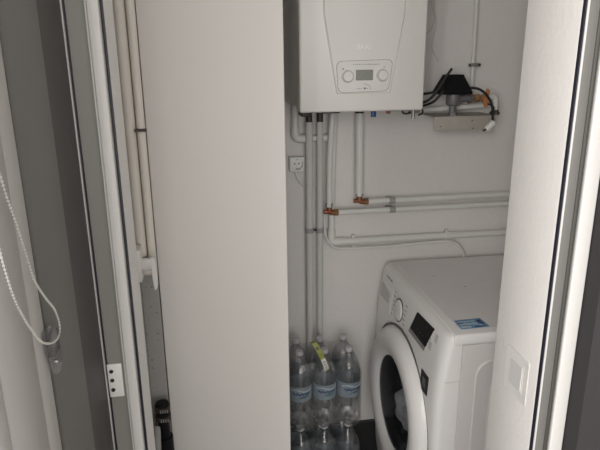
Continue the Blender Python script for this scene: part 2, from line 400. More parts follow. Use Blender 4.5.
obj('gas_fitting', b, M['steel'], B)

# ------------------------------------------------------------------ pipes on the back wall
def clipband(p, x, y, z, axis, r, m='grey', w=.018):
    b = bmesh.new(); ax = 'xyz'.index(axis)
    lathe(b, [(r * .9, -w / 2), (r + .002, -w / 2), (r + .002, w / 2), (r * .9, w / 2)], (x, y, z), axis, 18, close=True)
    if axis == 'z': bx(b, x - .004, x + .004, y, BW, z - w / 2, z + w / 2)
    else: bx(b, x - w / 2, x + w / 2, y, BW, z - .004, z + .004)
    o = obj('clip', b, M[m], p); return o
PA = thing('heating_pipe', 'thick white vertical pipe with its own clamp, first beside the wall socket', 'pipe', (.327, 1.9, 0))
obj('pipe', tube(bmesh.new(), [(.327, 1.90, 0.002), (.327, 1.90, 1.376)], .0135, 18), M['insul'], PA); clipband(PA, .327, 1.90, .992, 'z', .0135)
PB = thing('heating_pipe', 'thick white vertical pipe, second from the wall socket, dropping behind the bottles', 'pipe', (.3645, 1.9, 0))
obj('pipe', tube(bmesh.new(), [(.3645, 1.90, 0.002), (.3645, 1.90, 1.376)], .0115, 18), M['insul'], PB); clipband(PB, .3645, 1.90, .990, 'z', .0115)
b = obj('clip_screw', lathe(bmesh.new(), [(0, -.003), (.004, -.003), (.004, .003)], (.3455, 1.893, .993), 'y', 8), M['rubber'], PA)

def brass_elbow(p, x, y, z, ru, rr):
    """elbow whose arms go up and to the right, with copper nuts"""
    b = bmesh.new(); tube(b, rounded([(x, y, z + .035), (x, y, z), (x + .032, y, z)], .012), .0095, 14)
    o = obj('elbow', b, M['copper'], p); o['label'] = 'copper coloured elbow'
    obj('nut', lathe(bmesh.new(), [(.009, .022), (.0135, .022), (.0135, .036), (.009, .036)], (x, y, z), 'z', 6), M['steel'], o)
    obj('nut', lathe(bmesh.new(), [(.009, .018), (.0135, .018), (.0135, .032), (.009, .032)], (x, y, z), 'x', 6), M['brass'], o)
    obj('end_plug', lathe(bmesh.new(), [(0, -.020), (.008, -.020), (.008, 0)], (x, y, z + .004), 'x', 10), M['copper'], o)
    return o
PC = thing('hot_water_pipe', 'white pipe leaving the boiler aslant, turning right at the lower copper elbow', 'pipe', (.397, 1.9, 1.055))
obj('vertical_pipe', tube(bmesh.new(), rounded([(.408, 1.882, 1.446), (.396, 1.888, 1.255), (.396, 1.888, 1.085)], .08), .0105, 16), M['pipe'], PC)
obj('horizontal_pipe', tube(bmesh.new(), [(.424, 1.888, 1.056), (1.245, 1.888, 1.058)], .0098, 16), M['pipe'], PC)
brass_elbow(PC, .396, 1.888, 1.056, .0095, .009)
PE = thing('cold_water_pipe', 'white pipe dropping straight from the boiler to the upper copper elbow', 'pipe', (.505, 1.9, 1.09))
obj('vertical_pipe', tube(bmesh.new(), [(.502, 1.895, 1.408), (.506, 1.895, 1.120)], .0145, 18), M['pipe'], PE)
obj('valve', lathe(bmesh.new(), [(.010, 0), (.0135, .002), (.0135, .016), (.010, .018), (.010, .05)], (.5015, 1.895, 1.396), 'z', 12), M['steel'], PE)
obj('valve_ring', lathe(bmesh.new(), [(.0128, .006), (.0152, .006), (.0152, .012), (.0128, .012)], (.5015, 1.895, 1.396), 'z', 16, close=True), M['rubber'], PE)
obj('horizontal_pipe', tube(bmesh.new(), [(.535, 1.895, 1.089), (1.245, 1.895, 1.092)], .0105, 16), M['pipe'], PE)
brass_elbow(PE, .507, 1.895, 1.089, .0095, .009)
for p, z, r, y in ((PE, 1.0895, .0105, 1.895), (PC, 1.0565, .0098, 1.888)):
    clipband(p, .628, y, z, 'x', r, 'grey', .022)
PD = thing('drain_pipe', 'long grey-white drain pipe, lowest of the horizontal pipes, above the washing machine', 'pipe', (.411, 1.92, .935))
obj('pipe', tube(bmesh.new(), [(.420, 1.915, 1.445), (.413, 1.920, 1.20), (.411, 1.920, .965)], .0118, 16), M['drainp'], PD)
obj('horizontal_pipe', tube(bmesh.new(), [(.440, 1.922, .936), (1.245, 1.922, .933)], .0125, 16), M['drainp'], PD)
obj('elbow', tube(bmesh.new(), rounded([(.411, 1.921, .985), (.411, 1.921, .936), (.462, 1.921, .936)], .014, 6), .0150, 18), M['drainp'], PD)
for x in (.492, .854):
    b = bmesh.new(); lathe(b, [(.0122, -.005), (.0150, -.005), (.0150, .005), (.0122, .005)], (x, 1.922, .935), 'x', 18, close=True)
    bx(b, x - .005, x + .005, 1.915, 1.925, .948, .958); bx(b, x - .004, x + .004, 1.909, 1.918, .912, .922)
    obj('clip', b, M['drainp'], PD)
    obj('clip_screw', lathe(bmesh.new(), [(0, -.002), (.003, -.002), (.003, .003)], (x, 1.912, .914), 'y', 8), M['rubber'], PD)
cp_ = thing('condensate_pipe', 'short white pipe with an elbow, passing behind the two thick vertical pipes', 'pipe', (.285, 1.92, 1.30))
obj('pipe', tube(bmesh.new(), [(.281, 1.915, 1.46), (.281, 1.915, 1.345)], .0125, 16), M['drainp'], cp_)
obj('elbow', tube(bmesh.new(), rounded([(.281, 1.915, 1.358), (.281, 1.915, 1.318), (.322, 1.915, 1.318)], .022, 8), .0150, 18), M['drainp'], cp_)
obj('horizontal_pipe', tube(bmesh.new(), [(.315, 1.915, 1.318), (.392, 1.915, 1.318)], .0105, 14), M['drainp'], cp_)
obj('end_collar', tube(bmesh.new(), [(.378, 1.915, 1.318), (.400, 1.915, 1.318)], .0135, 14), M['drainp'], cp_)
tag(obj('condensate_hose', tube(bmesh.new(), smoothpath([(.383, 1.925, 1.06), (.382, 1.905, 1.03), (.383, 1.905, .986), (.390, 1.902, .955), (.406, 1.900, .930), (.428, 1.902, .917), (.455, 1.904, .913), (.594, 1.906, .910), (.72, 1.906, .914), (.828, 1.906, .917), (.868, 1.906, .915), (.895, 1.906, .902), (.915, 1.908, .880), (.930, 1.912, .845), (.935, 1.922, .72)], 6), .0048, 10), M['pipe']), 'thin grey hose running along the drain pipe and dipping behind the washing machine', 'hose')

# wall socket
so = thing('wall_socket', 'white square wall socket with a round recess, beside the thick vertical pipes', 'socket', (.286, BW, 1.203))
b = box(.259, .3115, 1.905, 1.9395, 1.204, 1.2565, bev=.004, seg=3); hb = obj('housing', b, M['wplast'], so)
cut(hb, lathe(bmesh.new(), [(0, -.012), (.0195, -.012), (.0195, .021), (0, .021)], (.2865, 1.904, 1.2305), 'y', 28))
obj('recess', lathe(bmesh.new(), [(0, 0), (.0192, 0), (.0192, -.002), (0, -.002)], (.2865, 1.9248, 1.2305), 'y', 28), M['wplast'], so)
for dx in (-.0075, .0075):
    obj('socket_hole', lathe(bmesh.new(), [(0, -.0016), (.0026, -.0016), (.0026, 0)], (.2865 + dx, 1.9226, 1.2305), 'y', 10), M['black'], so)
obj('earth_clip', box(.2845, .2885, 1.906, 1.9225, 1.2115, 1.2155), M['steel'], so); obj('earth_clip', box(.2845, .2885, 1.906, 1.9225, 1.2455, 1.2495), M['steel'], so)
tag(obj('socket_cable', tube(bmesh.new(), smoothpath([(.282, 1.925, 1.205), (.284, 1.925, 1.190), (.292, 1.925, 1.172), (.305, 1.925, 1.155), (.318, 1.925, 1.146), (.340, 1.925, 1.135), (.346, 1.925, 1.10), (.346, 1.927, .60)], 6), .0042, 10), M['pipe']), 'grey cable curving from under the wall socket to behind the pipes', 'cable')

# gas pipes
gv = thing('gas_riser_pipe', 'thin white vertical pipe rising to the ceiling behind the orange valve', 'pipe', (.91, 1.91, 1.42))
obj('pipe', tube(bmesh.new(), [(.912, 1.912, 1.415), (.906, 1.912, 1.80), (.900, 1.912, 2.49)], .0075, 14), M['pipe'], gv)
b = lathe(bmesh.new(), [(.0072, -.006), (.0100, -.006), (.0100, .006), (.0072, .006)], (.911, 1.912, 1.556), 'z', 16, close=True)
bx(b, .889, .933, 1.902, 1.906, 1.550, 1.562, bev=.001); bx(b, .905, .917, 1.918, BW, 1.551, 1.561)
o = obj('clip', b, M['steel'], gv)
for x in (.893, .929): obj('clip_screw', lathe(bmesh.new(), [(0, -.004), (.004, -.004), (.004, .004)], (x, 1.902, 1.556), 'y', 8), M['dkmetal'], o)
tag(obj('gas_supply_pipe', tube(bmesh.new(), [(.66, 1.885, 1.404), (.975, 1.885, 1.420)], .0095, 14), M['pipe']), 'white horizontal pipe running from the boiler underside behind the grey regulator', 'pipe')
gb = thing('mounting_bracket', 'beige metal wall bracket under the black-capped regulator', 'bracket', (.832, BW, 1.346))
b = box(.734, .930, 1.800, 1.803, 1.346, 1.392, bev=.001); bx(b, .734, .960, 1.8035, BW, 1.3895, 1.392)
obj('plate', b, M['bracket'], gb)
for x, z in ((.757, 1.360), (.868, 1.377), (.872, 1.350)): obj('rivet', lathe(bmesh.new(), [(0, -.001), (.0022, -.001), (.0022, .001)], (x, 1.800, z), 'y', 10), M['dkmetal'], gb)
rg = thing('gas_regulator', 'grey gas regulator with a black tapered cap above the beige bracket', 'regulator', (.805, 1.83, 1.392))
b = bmesh.new()
def frus(z, hx, hy): return [Vector((.8035 + sx * hx, 1.830 + sy * hy, z)) for sx, sy in ((-1, -1), (1, -1), (1, 1), (-1, 1))]
lv = [frus(1.464, .052, .045), frus(1.470, .054, .047), frus(1.523, .029, .028), frus(1.527, .026, .025)]
vs = [[b.verts.new(p) for p in l] for l in lv]
for i in range(3):
    for k in range(4): b.faces.new((vs[i][k], vs[i][(k + 1) % 4], vs[i + 1][(k + 1) % 4], vs[i + 1][k]))
b.faces.new(vs[0][::-1]); b.faces.new(vs[-1])
bmesh.ops.bevel(b, geom=[e for e in b.edges if abs(e.verts[0].co.z - e.verts[1].co.z) > .02], offset=.005, segments=2, affect='EDGES')
obj('cap', b, M['black'], rg)
b = lathe(bmesh.new(), [(.020, 1.466), (.024, 1.462), (.024, 1.432), (.021, 1.427), (.0125, 1.424), (.0115, 1.418), (.0115, 1.392)], (.8085, 1.83, 0), 'z', 20)
obj('body', b, M['regul'], rg)
obj('outlet', lathe(bmesh.new(), [(.013, 0), (.013, .040), (.017, .040), (.017, .050), (.013, .050)], (.822, 1.83, 1.449), 'x', 16), M['regul'], rg)
obj('base_nut', lathe(bmesh.new(), [(.0, 0), (.0175, 0), (.0175, .009), (.011, .010)], (.8085, 1.83, 1.392), 'z', 6), M['regul'], rg)
gvv = thing('gas_valve', 'brass gas valve with an orange butterfly handle', 'valve', (.905, 1.83, 1.43))
obj('body', lathe(bmesh.new(), [(.0, 0), (.013, 0), (.013, .012), (.010, .014), (.0135, .02), (.0135, .030), (.010, .034), (.014, .040), (.014, .052), (0, .052)], (.8725, 1.83, 1.448), 'x', 8), M['brass'], gvv)
b = bmesh.new()
prism(b, rpoly([(.906, 1.436), (.914, 1.418), (.926, 1.424), (.922, 1.446), (.928, 1.474), (.918, 1.481), (.911, 1.460)], .004), lambda x, z: Vector((x, 1.806, z)), lambda x, z: Vector((x, 1.812, z)))
obj('handle', b, M['orange'], gvv)
obj('stem', lathe(bmesh.new(), [(.005, 0), (.005, .02)], (.9150, 1.808, 1.448), 'y', 10), M['brass'], gvv)
ge = thing('gas_elbow_pipe', 'white pipe elbow bending down from the orange-handled valve', 'pipe', (.965, 1.83, 1.392))
obj('elbow', tube(bmesh.new(), rounded([(.924, 1.83, 1.453), (.962, 1.83, 1.453), (.962, 1.83, 1.405)], .018, 8), .0105, 14), M['pipe'], ge)
obj('flange', lathe(bmesh.new(), [(0, 0), (.018, 0), (.018, .008), (.013, .010), (.013, .016)], (.962, 1.83, 1.392), 'z', 8), M['dkmetal'], ge)
# cables
kb = thing('black_cable', 'black cable from the boiler edge passing the black regulator cap and poking up', 'cable', (.74, 1.80, 1.43))
obj('cord', tube(bmesh.new(), smoothpath([(.600, 1.86, 1.425), (.640, 1.83, 1.428), (.690, 1.80, 1.439), (.715, 1.79, 1.455), (.735, 1.783, 1.485), (.757, 1.780, 1.520), (.775, 1.778, 1.547)], 6), .0045, 10), M['rubber'], kb)
obj('cord', tube(bmesh.new(), smoothpath([(.600, 1.88, 1.47), (.650, 1.85, 1.467), (.690, 1.82, 1.466), (.720, 1.79, 1.472), (.735, 1.782, 1.480)], 6), .0045, 10), M['rubber'], kb)
tag(obj('black_cable', tube(bmesh.new(), smoothpath([(.655, 1.86, 1.425), (.690, 1.81, 1.428), (.715, 1.775, 1.442), (.732, 1.765, 1.462), (.745, 1.764, 1.478)], 6), .0040, 10), M['rubber']), 'short black cable, lowest of those at the boiler edge', 'cable')
kc = thing('connector_cable', 'black cable draped over the orange valve and ending in a white plug', 'cable', (.93, 1.79, 1.35))
obj('cord', tube(bmesh.new(), smoothpath([(.850, 1.815, 1.484), (.872, 1.79, 1.482), (.890, 1.785, 1.473), (.906, 1.785, 1.460), (.920, 1.785, 1.440), (.930, 1.785, 1.418), (.934, 1.79, 1.398), (.938, 1.79, 1.374)], 6), .0042, 10), M['rubber'], kc)
b = bmesh.new(); tube(b, smoothpath([(.914, 1.79, 1.432), (.930, 1.786, 1.424), (.938, 1.79, 1.414)], 4), .003, 8); obj('cable_tie', b, M['rubber'], kc)
b = bmesh.new(); tube(b, [(.941, 1.79, 1.369), (.920, 1.788, 1.351), (.914, 1.788, 1.346)], [.011, .012, .009], 12); obj('plug', b, M['wplast'], kc)['label'] = 'white plug'
b = bmesh.new(); tube(b, smoothpath([(.915, 1.788, 1.347), (.908, 1.788, 1.345), (.904, 1.788, 1.340)], 4), .0028, 8); obj('plug_tip', b, M['rubber'], kc)
for pts, lb in (([(.755, 1.9388, 2.495), (.755, 1.9388, 2.0), (.752, 1.9388, 1.82), (.757, 1.9388, 1.760), (.771, 1.9388, 1.712), (.765, 1.9388, 1.685), (.747, 1.9388, 1.664), (.720, 1.9388, 1.655)], 'thin pale wire on the wall curling back behind the boiler'),
                ([(.764, 1.9388, 2.495), (.764, 1.9388, 2.0), (.762, 1.9388, 1.80), (.770, 1.9388, 1.740), (.778, 1.9388, 1.689), (.766, 1.9388, 1.632), (.772, 1.9388, 1.602), (.795, 1.9388, 1.570)], 'thin pale wire on the wall hanging free down to the black regulator cap')):
    tag(obj('thin_wire', tube(bmesh.new(), smoothpath(pts, 8), .0012, 8), M['wire']), lb, 'wire')

# ------------------------------------------------------------------ washing machine
W = thing('washing_machine', 'white front-loading washing machine with a black display and a blue sticker on top', 'washing machine', (.88, 1.6, 0))
def fx(z):
    T = [(.02, .602), (.10, .590), (.25, .581), (.45, .577), (.62, .579), (.70, .583), (.78, .593), (.82, .600), (.838, .606), (.846, .613), (.850, .622)]
    for (a, xa), (b_, xb) in zip(T, T[1:]):
        if z <= b_: return xa + (xb - xa) * (z - a) / (b_ - a)
    return T[-1][1]
b = bmesh.new()
zs = [.03, .10, .25, .35, .45, .55, .62, .70, .74, .78, .80, .82, .830, .838, .843, .847, .850]
ys = [(1.302, .030), (1.303, .022), (1.306, .015), (1.312, .009), (1.322, .004), (1.338, .001), (1.36, 0), (1.48, 0), (1.6, 0), (1.72, 0), (1.84, 0), (1.872, .0005), (1.884, .002), (1.891, .005), (1.895, .010), (1.897, .016), (1.898, .024)]
G = [[b.verts.new(Vector((fx(z) + dx, y, z))) for y, dx in ys] for z in zs]
K = [[b.verts.new(Vector((.648, y, z))) for y, dx in (ys[0], ys[-1])] for z in (zs[0], zs[-1])]
for i in range(len(zs) - 1):
    for j in range(len(ys) - 1): b.faces.new((G[i][j], G[i][j + 1], G[i + 1][j + 1], G[i + 1][j]))
b.faces.new([g for g in G[0]] + [K[0][1], K[0][0]]); b.faces.new([g for g in G[-1]] + [K[1][1], K[1][0]])
b.faces.new([g[0] for g in G] + [K[1][0], K[0][0]]); b.faces.new([g[-1] for g in G] + [K[1][1], K[0][1]])
b.faces.new([K[0][0], K[0][1], K[1][1], K[1][0]])
fp = obj('front_panel', b, M['washer'], W, ang=30)
DC = (0, 1.600, .450)
cut(fp, lathe(bmesh.new(), [(0, .55), (.205, .55), (.205, .70), (0, .70)], DC, 'x', 48))
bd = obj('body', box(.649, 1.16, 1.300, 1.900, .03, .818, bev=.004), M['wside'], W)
cut(bd, lathe(bmesh.new(), [(0, .60), (.205, .60), (.205, .98), (0, .98)], DC, 'x', 48))
# pressed relief on the side panel facing the door
b = bmesh.new()
for x0, z1, d in ((.690, .770, .0035), (.735, .725, .0070)):
    prism(b, rrect(x0, 1.12, .12, z1, .05, 8), lambda x, z: Vector((x, 1.302, z)), lambda x, z, d=d: Vector((.905 + (x - .905) * .975, 1.300 - d, .45 + (z - .45) * .985)))
obj('side_relief', b, M['wside'], W)
ld = bmesh.new(); bx(ld, .6235, 1.17, 1.2985, 1.9015, .8195, .852, bev=.006, seg=3)
lid = obj('lid', ld, M['washer'], W)
b = bmesh.new(); prism(b, rrect(.650, 1.15, 1.325, 1.880, .012), lambda x, y: Vector((x, y, .8518)), lambda x, y: Vector((x, y, .8524)))
obj('top_sheet', b, M['lid'], lid)
for x, y in ((.735, 1.73), (.80, 1.62)): obj('lid_mark', lathe(bmesh.new(), [(0, .0006), (.003, .0006), (.003, 0)], (x, y, .8522), 'z', 10), M['inkg'], lid)
b = bmesh.new(); prism(b, [(.657, 1.385), (.738, 1.389), (.742, 1.334), (.656, 1.330)], lambda x, y: Vector((x, y, .8525)), lambda x, y: Vector((x, y, .8529)))
st = obj('energy_sticker', b, M['stick'], lid); st['label'] = 'blue printed sticker'
b = bmesh.new()
for i in range(7): bx(b, .662 + i * .008, .668 + i * .008, 1.352, 1.352 + random.uniform(.006, .018), .8529, .8532)
bx(b, .662, .715, 1.372, 1.376, .8529, .8532); bx(b, .660, .690, 1.336, 1.346, .8529, .8532); bx(b, .715, .735, 1.345, 1.349, .8529, .8532)
obj('print', b, M['stickl'], st)
b = bmesh.new(); bx(b, .728, .733, 1.338, 1.380, .8529, .8532); bx(b, .700, .724, 1.336, 1.342, .8529, .8532); bx(b, .720, .728, 1.360, 1.378, .8529, .8532); obj('dark_print', b, M['labelb'], st)
# items on the control panel
def ydx(y):
    return 0 if y < 1.84 else (y - 1.84) * .010
def fpoly(pts, t0, t1):
    b = bmesh.new(); return prism(b, pts, lambda y, z: Vector((fx(z) + ydx(y) + .001 - t0, y, z)), lambda y, z: Vector((fx(z) + ydx(y) - t1, y, z)))
wd = obj('display', fpoly(rpoly([(1.520, .823), (1.388, .829), (1.418, .757), (1.548, .757)], .004), 0, .0020), M['black'], W)
obj('display_trim', fpoly([(1.550, .756), (1.419, .756), (1.424, .742), (1.555, .742)], 0, .0022), M['silver'], wd)
for i in range(4):
    for j in range(6): 
        if random.random() < .5: 
            y = 1.500 - j * .022 + i * .006; z = .812 - i * .016; obj('display_print', box(fx(z) - .0026, fx(z) - .0019, y - .003, y + .003, z - .0009, z + .0009), M['inkd'], wd)
for y, z in ((1.362, .812), (1.391, .776)):
    bt = bmesh.new(); o_ = rrect(y - .011, y + .011, z - .0125, z + .0125, .003); i_ = rrect(y - .0098, y + .0098, z - .0113, z + .0113, .0025)
    for k in range(len(o_)):
        q = [o_[k], o_[(k + 1) % len(o_)], i_[(k + 1) % len(o_)], i_[k]]
        bt.faces.new([bt.verts.new(Vector((fx(p[1]) - .0012, p[0], p[1]))) for p in q])
    prism(bt, i_, lambda y, z: Vector((fx(z) + .001, y, z)), lambda y, z: Vector((fx(z) - .0008, y, z)))
    obj('button', bt, M['inkl'], W)
nrm = Vector((-1, 0, .1)).normalized()
dl = obj('dial', lathe(bmesh.new(), [(.034, -.002), (.036, .001), (.0355, .0015), (.034, .0045), (.031, .006), (0, .006)], (fx(.763) + .001, 1.667, .763), nrm, 36), M['washer'], W)
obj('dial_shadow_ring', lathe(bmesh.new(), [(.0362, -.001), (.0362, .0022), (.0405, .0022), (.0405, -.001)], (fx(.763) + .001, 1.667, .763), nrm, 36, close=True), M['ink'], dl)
b = bmesh.new()
for s, y0 in ((1, 1.727), (-1, 1.603)):
    b = bmesh.new()
    for i in range(6):
        z = .806 - i * .016 + (0 if s > 0 else -.004); ln_ = random.uniform(.012, .022); y = y0 + (.0 if i in (2, 3) else .004) * s
        bx(b, fx(z) - .0010, fx(z) + .001, min(y, y + s * ln_ * -1), max(y, y - s * ln_), z - .0010, z + .0010)
    obj('programme_print', b, M['inkg'], W)
dr = obj('detergent_drawer', fpoly(rrect(1.745, 1.866, .712, .806, .008), 0, .0016), M['washer'], W)
hd = obj('drawer_handle', fpoly(rpoly([(1.862, .792), (1.765, .782), (1.765, .742), (1.862, .738)], .006), 0, .0024), M['inkl'], dr)
tm = Matrix.Translation((fx(.823) - .0008, 1.803, .822)) @ Matrix(((0, 0, -1, 0), (-1, 0, 0, 0), (0, 1, 0, 0), (0, 0, 0, 1)))
obj('brand_print', text_bm('SAMSUNG', .0150, tm), M['inkg'], W)
sk = obj('energy_mark', fpoly(rrect(1.362, 1.418, .627, .688, .002), 0, .0014), M['black'], W)
b = bmesh.new()
for i in range(4): bx(b, fx(.66) - .0022, fx(.66) - .0013, 1.378, 1.402, .668 - i * .008, .670 - i * .008)
obj('print', b, M['inkg'], sk)
b = bmesh.new(); bx(b, .604, .6495, 1.3008, 1.3025, .7055, .7068); obj('panel_seam', b, M['inkl'], fp)
# door
ring = [(.267, .594), (.265, .579), (.255, .561), (.241, .549), (.224, .543), (.206, .543), (.190, .546), (.175, .552), (.1622, .561), (.164, .564), (.22, .590)]
dd = obj('door', lathe(bmesh.new(), ring, DC, 'x', 72), M['washer'], W, ang=60)
obj('door_gap_shade', lathe(bmesh.new(), [(.262, .582), (.2715, .5772), (.2715, .584), (.262, .590)], DC, 'x', 72, close=True), M['ink'], dd)  # dark ring painted as the shade in the door gap
obj('glass_collar', lathe(bmesh.new(), [(.1624, .5635), (.1630, .602)], DC, 'x', 48), M['rubber'], dd)
lens = [(.1625, .561), (.150, .559), (.120, .556), (.06, .5545), (0, .554)]
obj('door_glass', lathe(bmesh.new(), lens, DC, 'x', 48), M['lens'], dd)
obj('gasket', lathe(bmesh.new(), [(.172, .592), (.174, .606), (.185, .62), (.20, .64), (.204, .66)], DC, 'x', 48), M['rubber'], W)
obj('drum', lathe(bmesh.new(), [(.2035, .64), (.2035, .96), (.10, .972), (0, .972)], DC, 'x', 48), M['drum'], W)
for x in (.68, 1.11):
    for y in (1.35, 1.85): obj('foot', lathe(bmesh.new(), [(0, 0), (.022, 0), (.022, .012), (.010, .014), (.010, .034)], (x, y, 0), 'z', 14), M['rubber'], W)
# laundry in the drum
def lump(c, s, seed, fold=.35):
    b = bmesh.new(); bmesh.ops.create_icosphere(b, subdivisions=4, radius=1)
    rnd = random.Random(seed); K_ = [(Vector((rnd.uniform(-1, 1), rnd.uniform(-1, 1), rnd.uniform(-1, 1))) * 3.2, rnd.uniform(0, 6)) for _ in range(6)]
    for v in b.verts:
        n = v.co.copy(); d = 1 + fold * sum(abs(math.sin(k.dot(n) + p)) - .6 for k, p in K_) / 3
        v.co = Vector(c) + Vector((n.x * s[0], n.y * s[1], n.z * s[2])) * d
    return b
tag(obj('towel', lump((.655, 1.640, .385), (.050, .095, .066), 3, .6), M['towel'], origin=(.665, 1.63, .30)), 'crumpled grey towel behind the washing machine door glass', 'laundry')
tag(obj('cloth', lump((.668, 1.535, .308), (.046, .046, .045), 9, .6), M['towel2'], origin=(.668, 1.53, .24)), 'pale crumpled cloth at the lower edge of the washing machine glass', 'laundry')

# ------------------------------------------------------------------ water bottles
def bottle_parts(root):
    prof = [(.0428, .028), (.0430, .030), (.0415, .040), (.0430, .050), (.0430, .062), (.0415, .070), (.0430, .078), (.0430, .112), (.0418, .118), (.0418, .182), (.0430, .188),
            (.0430, .205), (.0415, .220), (.036, .238), (.028, .254), (.0195, .268), (.0145, .276), (.0140, .281), (.0165, .282), (.0165, .285), (.0130, .286), (.0130, .294)]
    b = lathe(bmesh.new(), prof, ORG[root.name], 'z', 28)
    # petal base and dents
    pb = lathe(bmesh.new(), [(0, .008), (.016, .006), (.026, .001), (.033, .000), (.0385, .004), (.0420, .014), (.0428, .028)], ORG[root.name], 'z', 40)
    for v in pb.verts:
        p = v.co - ORG[root.name]; a = math.atan2(p.y, p.x); k = .5 + .5 * math.cos(5 * a)
        if p.z < .027 and (p.x ** 2 + p.y ** 2) > .0003: v.co.z += (1 - p.z / .028) * .010 * k; v.co.x -= p.x * .10 * k; v.co.y -= p.y * .10 * k
    obj('bottle_base', pb, M['petb'], root, ang=80)
    for v in b.verts:
        p = v.co - ORG[root.name]; a = math.atan2(p.y, p.x)
        if .04 < p.z < .115: s = 1 - .03 * abs(math.sin(4 * a + p.z * 60)); v.co.x = ORG[root.name].x + p.x * s; v.co.y = ORG[root.name].y + p.y * s
    obj('bottle_shell', b, M['pet'], root, ang=80)
    wprof = [(0, .0105), (.018, .0105), (.032, .0095), (.038, .018), (.0395, .032), (.0385, .040), (.0395, .055), (.0385, .070), (.0395, .080), (.0395, .212), (.034, .234), (0, .234)]
    b = lathe(bmesh.new(), wprof, ORG[root.name], 'z', 24); obj('water', b, M['water'], root, ang=60)
    b = lathe(bmesh.new(), [(0, .301), (.0115, .301), (.0138, .299), (.0138, .286), (.0135, .286), (.0135, .2955), (0, .2955)], ORG[root.name], 'z', 20); obj('cap', b, M['cap'], root)
    b = lathe(bmesh.new(), [(.0424, .121), (.0426, .121), (.0426, .178), (.0424, .178)], ORG[root.name], 'z', 36, close=True); lb = obj('paper_label', b, M['label'], root)
    lb['label'] = 'pale blue label'
    o0 = ORG[root.name]
    def wrap(a, h, r=.0431): return o0 + Vector((r * math.sin(a), -r * math.cos(a), h))
    b = bmesh.new(); tube(b, [wrap(-.75 + .1 * i, .152 + .004 * math.sin(i * 1.9)) for i in range(15)], [.0020 + .0012 * abs(math.sin(i * 1.3)) for i in range(15)], 6)
    obj('script_mark', b, M['labelb'], lb)
    b = bmesh.new(); tube(b, [wrap(-.25 + .1 * i, .137 + .0045 * i / 6) for i in range(10)], [.0008 + .0022 * math.sin(PI * i / 9) for i in range(10)], 6)
    obj('swoosh', b, M['labelg'], lb)
    b = bmesh.new(); tube(b, [wrap(-.95 + .1 * i, .1645 + .004 * math.sin(i * .35)) for i in range(20)], .0015, 6); obj('pale_band', b, M['labelw'], lb)
XB = (.260, .348, .437); YF, YR, ZU = 1.735, 1.826, .305
proto = thing('water_bottle', 'clear water bottle in the top row, directly beside the white cabinet', 'bottle', (XB[0], YF, ZU), 'water bottles in the upper pack')
bottle_parts(proto)
def dup(src, loc, label, group, rz):
    c = src.copy(); COL.objects.link(c); c.location = loc; c.rotation_euler = (0, 0, rz); c['label'] = label; c['group'] = group; ORG[c.name] = Vector(loc)
    for ch in list(src.children):
        d = ch.copy(); COL.objects.link(d); d.parent = c
        for g in list(ch.children):
            e = g.copy(); COL.objects.link(e); e.parent = d
    return c
gu, gl = 'water bottles in the upper pack', 'water bottles in the lower pack'
for i, z, y, lb, g, rz in (
    (1, ZU, YF, 'clear water bottle in the top row, with the yellow-green strap over its cap', gu, .06),
    (2, ZU, YF, 'clear water bottle in the top row, in front, closest to the washing machine', gu, .16),
    (0, ZU, YR, 'clear water bottle in the top row, against the wall beside the white cabinet', gu, .1),
    (1, ZU, YR, 'clear water bottle in the top row, against the wall behind the strapped one', gu, .2),
    (2, ZU, YR, 'clear water bottle in the top row, against the wall, closest to the washing machine', gu, -.1),
    (0, 0.0, YF, 'clear water bottle in the bottom row, directly beside the white cabinet', gl, .05),
    (1, 0.0, YF, 'clear water bottle in the bottom row, under the strapped one', gl, -.08),
    (2, 0.0, YF, 'clear water bottle in the bottom row, in front, closest to the washing machine', gl, .1),
    (0, 0.0, YR, 'clear water bottle at the wall in the bottom row, on the white cabinet side', gl, .2),
    (1, 0.0, YR, 'clear water bottle at the wall in the bottom row, middle of three', gl, .1),
    (2, 0.0, YR, 'clear water bottle at the wall in the bottom row, on the washing machine side', gl, .15)):
    dup(proto, (XB[i], y, z), lb, g, rz)
def film(z0, z1, name, lb):
    b = bmesh.new(); out = rrect(XB[0] - .047, XB[2] + .047, YF - .047, YR + .047, .046, 8); n = len(out); P = []
    for i in range(n):          # densify the straight runs
        a, c = out[i], out[(i + 1) % n]; L = math.hypot(c[0] - a[0], c[1] - a[1]); k = max(1, int(L / .008))
        for j in range(k): P.append((a[0] + (c[0] - a[0]) * j / k, a[1] + (c[1] - a[1]) * j / k))
    rings = []; N = 22
    cx, cy = (XB[0] + XB[2]) / 2, (YF + YR) / 2
    for q in range(N + 1):
        t = q / N; z = z0 + (z1 - z0) * t; s = 1 - .16 * max(0, (t - .72) / .28) ** 1.6
        rings.append([b.verts.new(Vector((cx + (x - cx) * s, cy + (y - cy) * s, z + .004 * math.sin(i * .7 + q)))) for i, (x, y) in enumerate(P)])
    for q in range(N):
        for i in range(len(P)): b.faces.new((rings[q][i], rings[q][(i + 1) % len(P)], rings[q + 1][(i + 1) % len(P)], rings[q + 1][i]))
    return tag(obj(name, b, M['film'], ang=80), lb, 'plastic film')
fu = film(ZU + .006, ZU + .262, 'shrink_wrap', 'clear shrink film around the upper pack of water bottles')
fl = film(.006, .262, 'shrink_wrap', 'clear shrink film around the lower pack of water bottles')
b = bmesh.new(); cs = smoothpath([(.292, 1.700, .652), (.303, 1.690, .655), (.314, 1.684, .637), (.326, 1.678, .612), (.335, 1.676, .590), (.343, 1.678, .565), (.347, 1.684, .548)], 5)
wv = Vector((.0078, .0, .003))
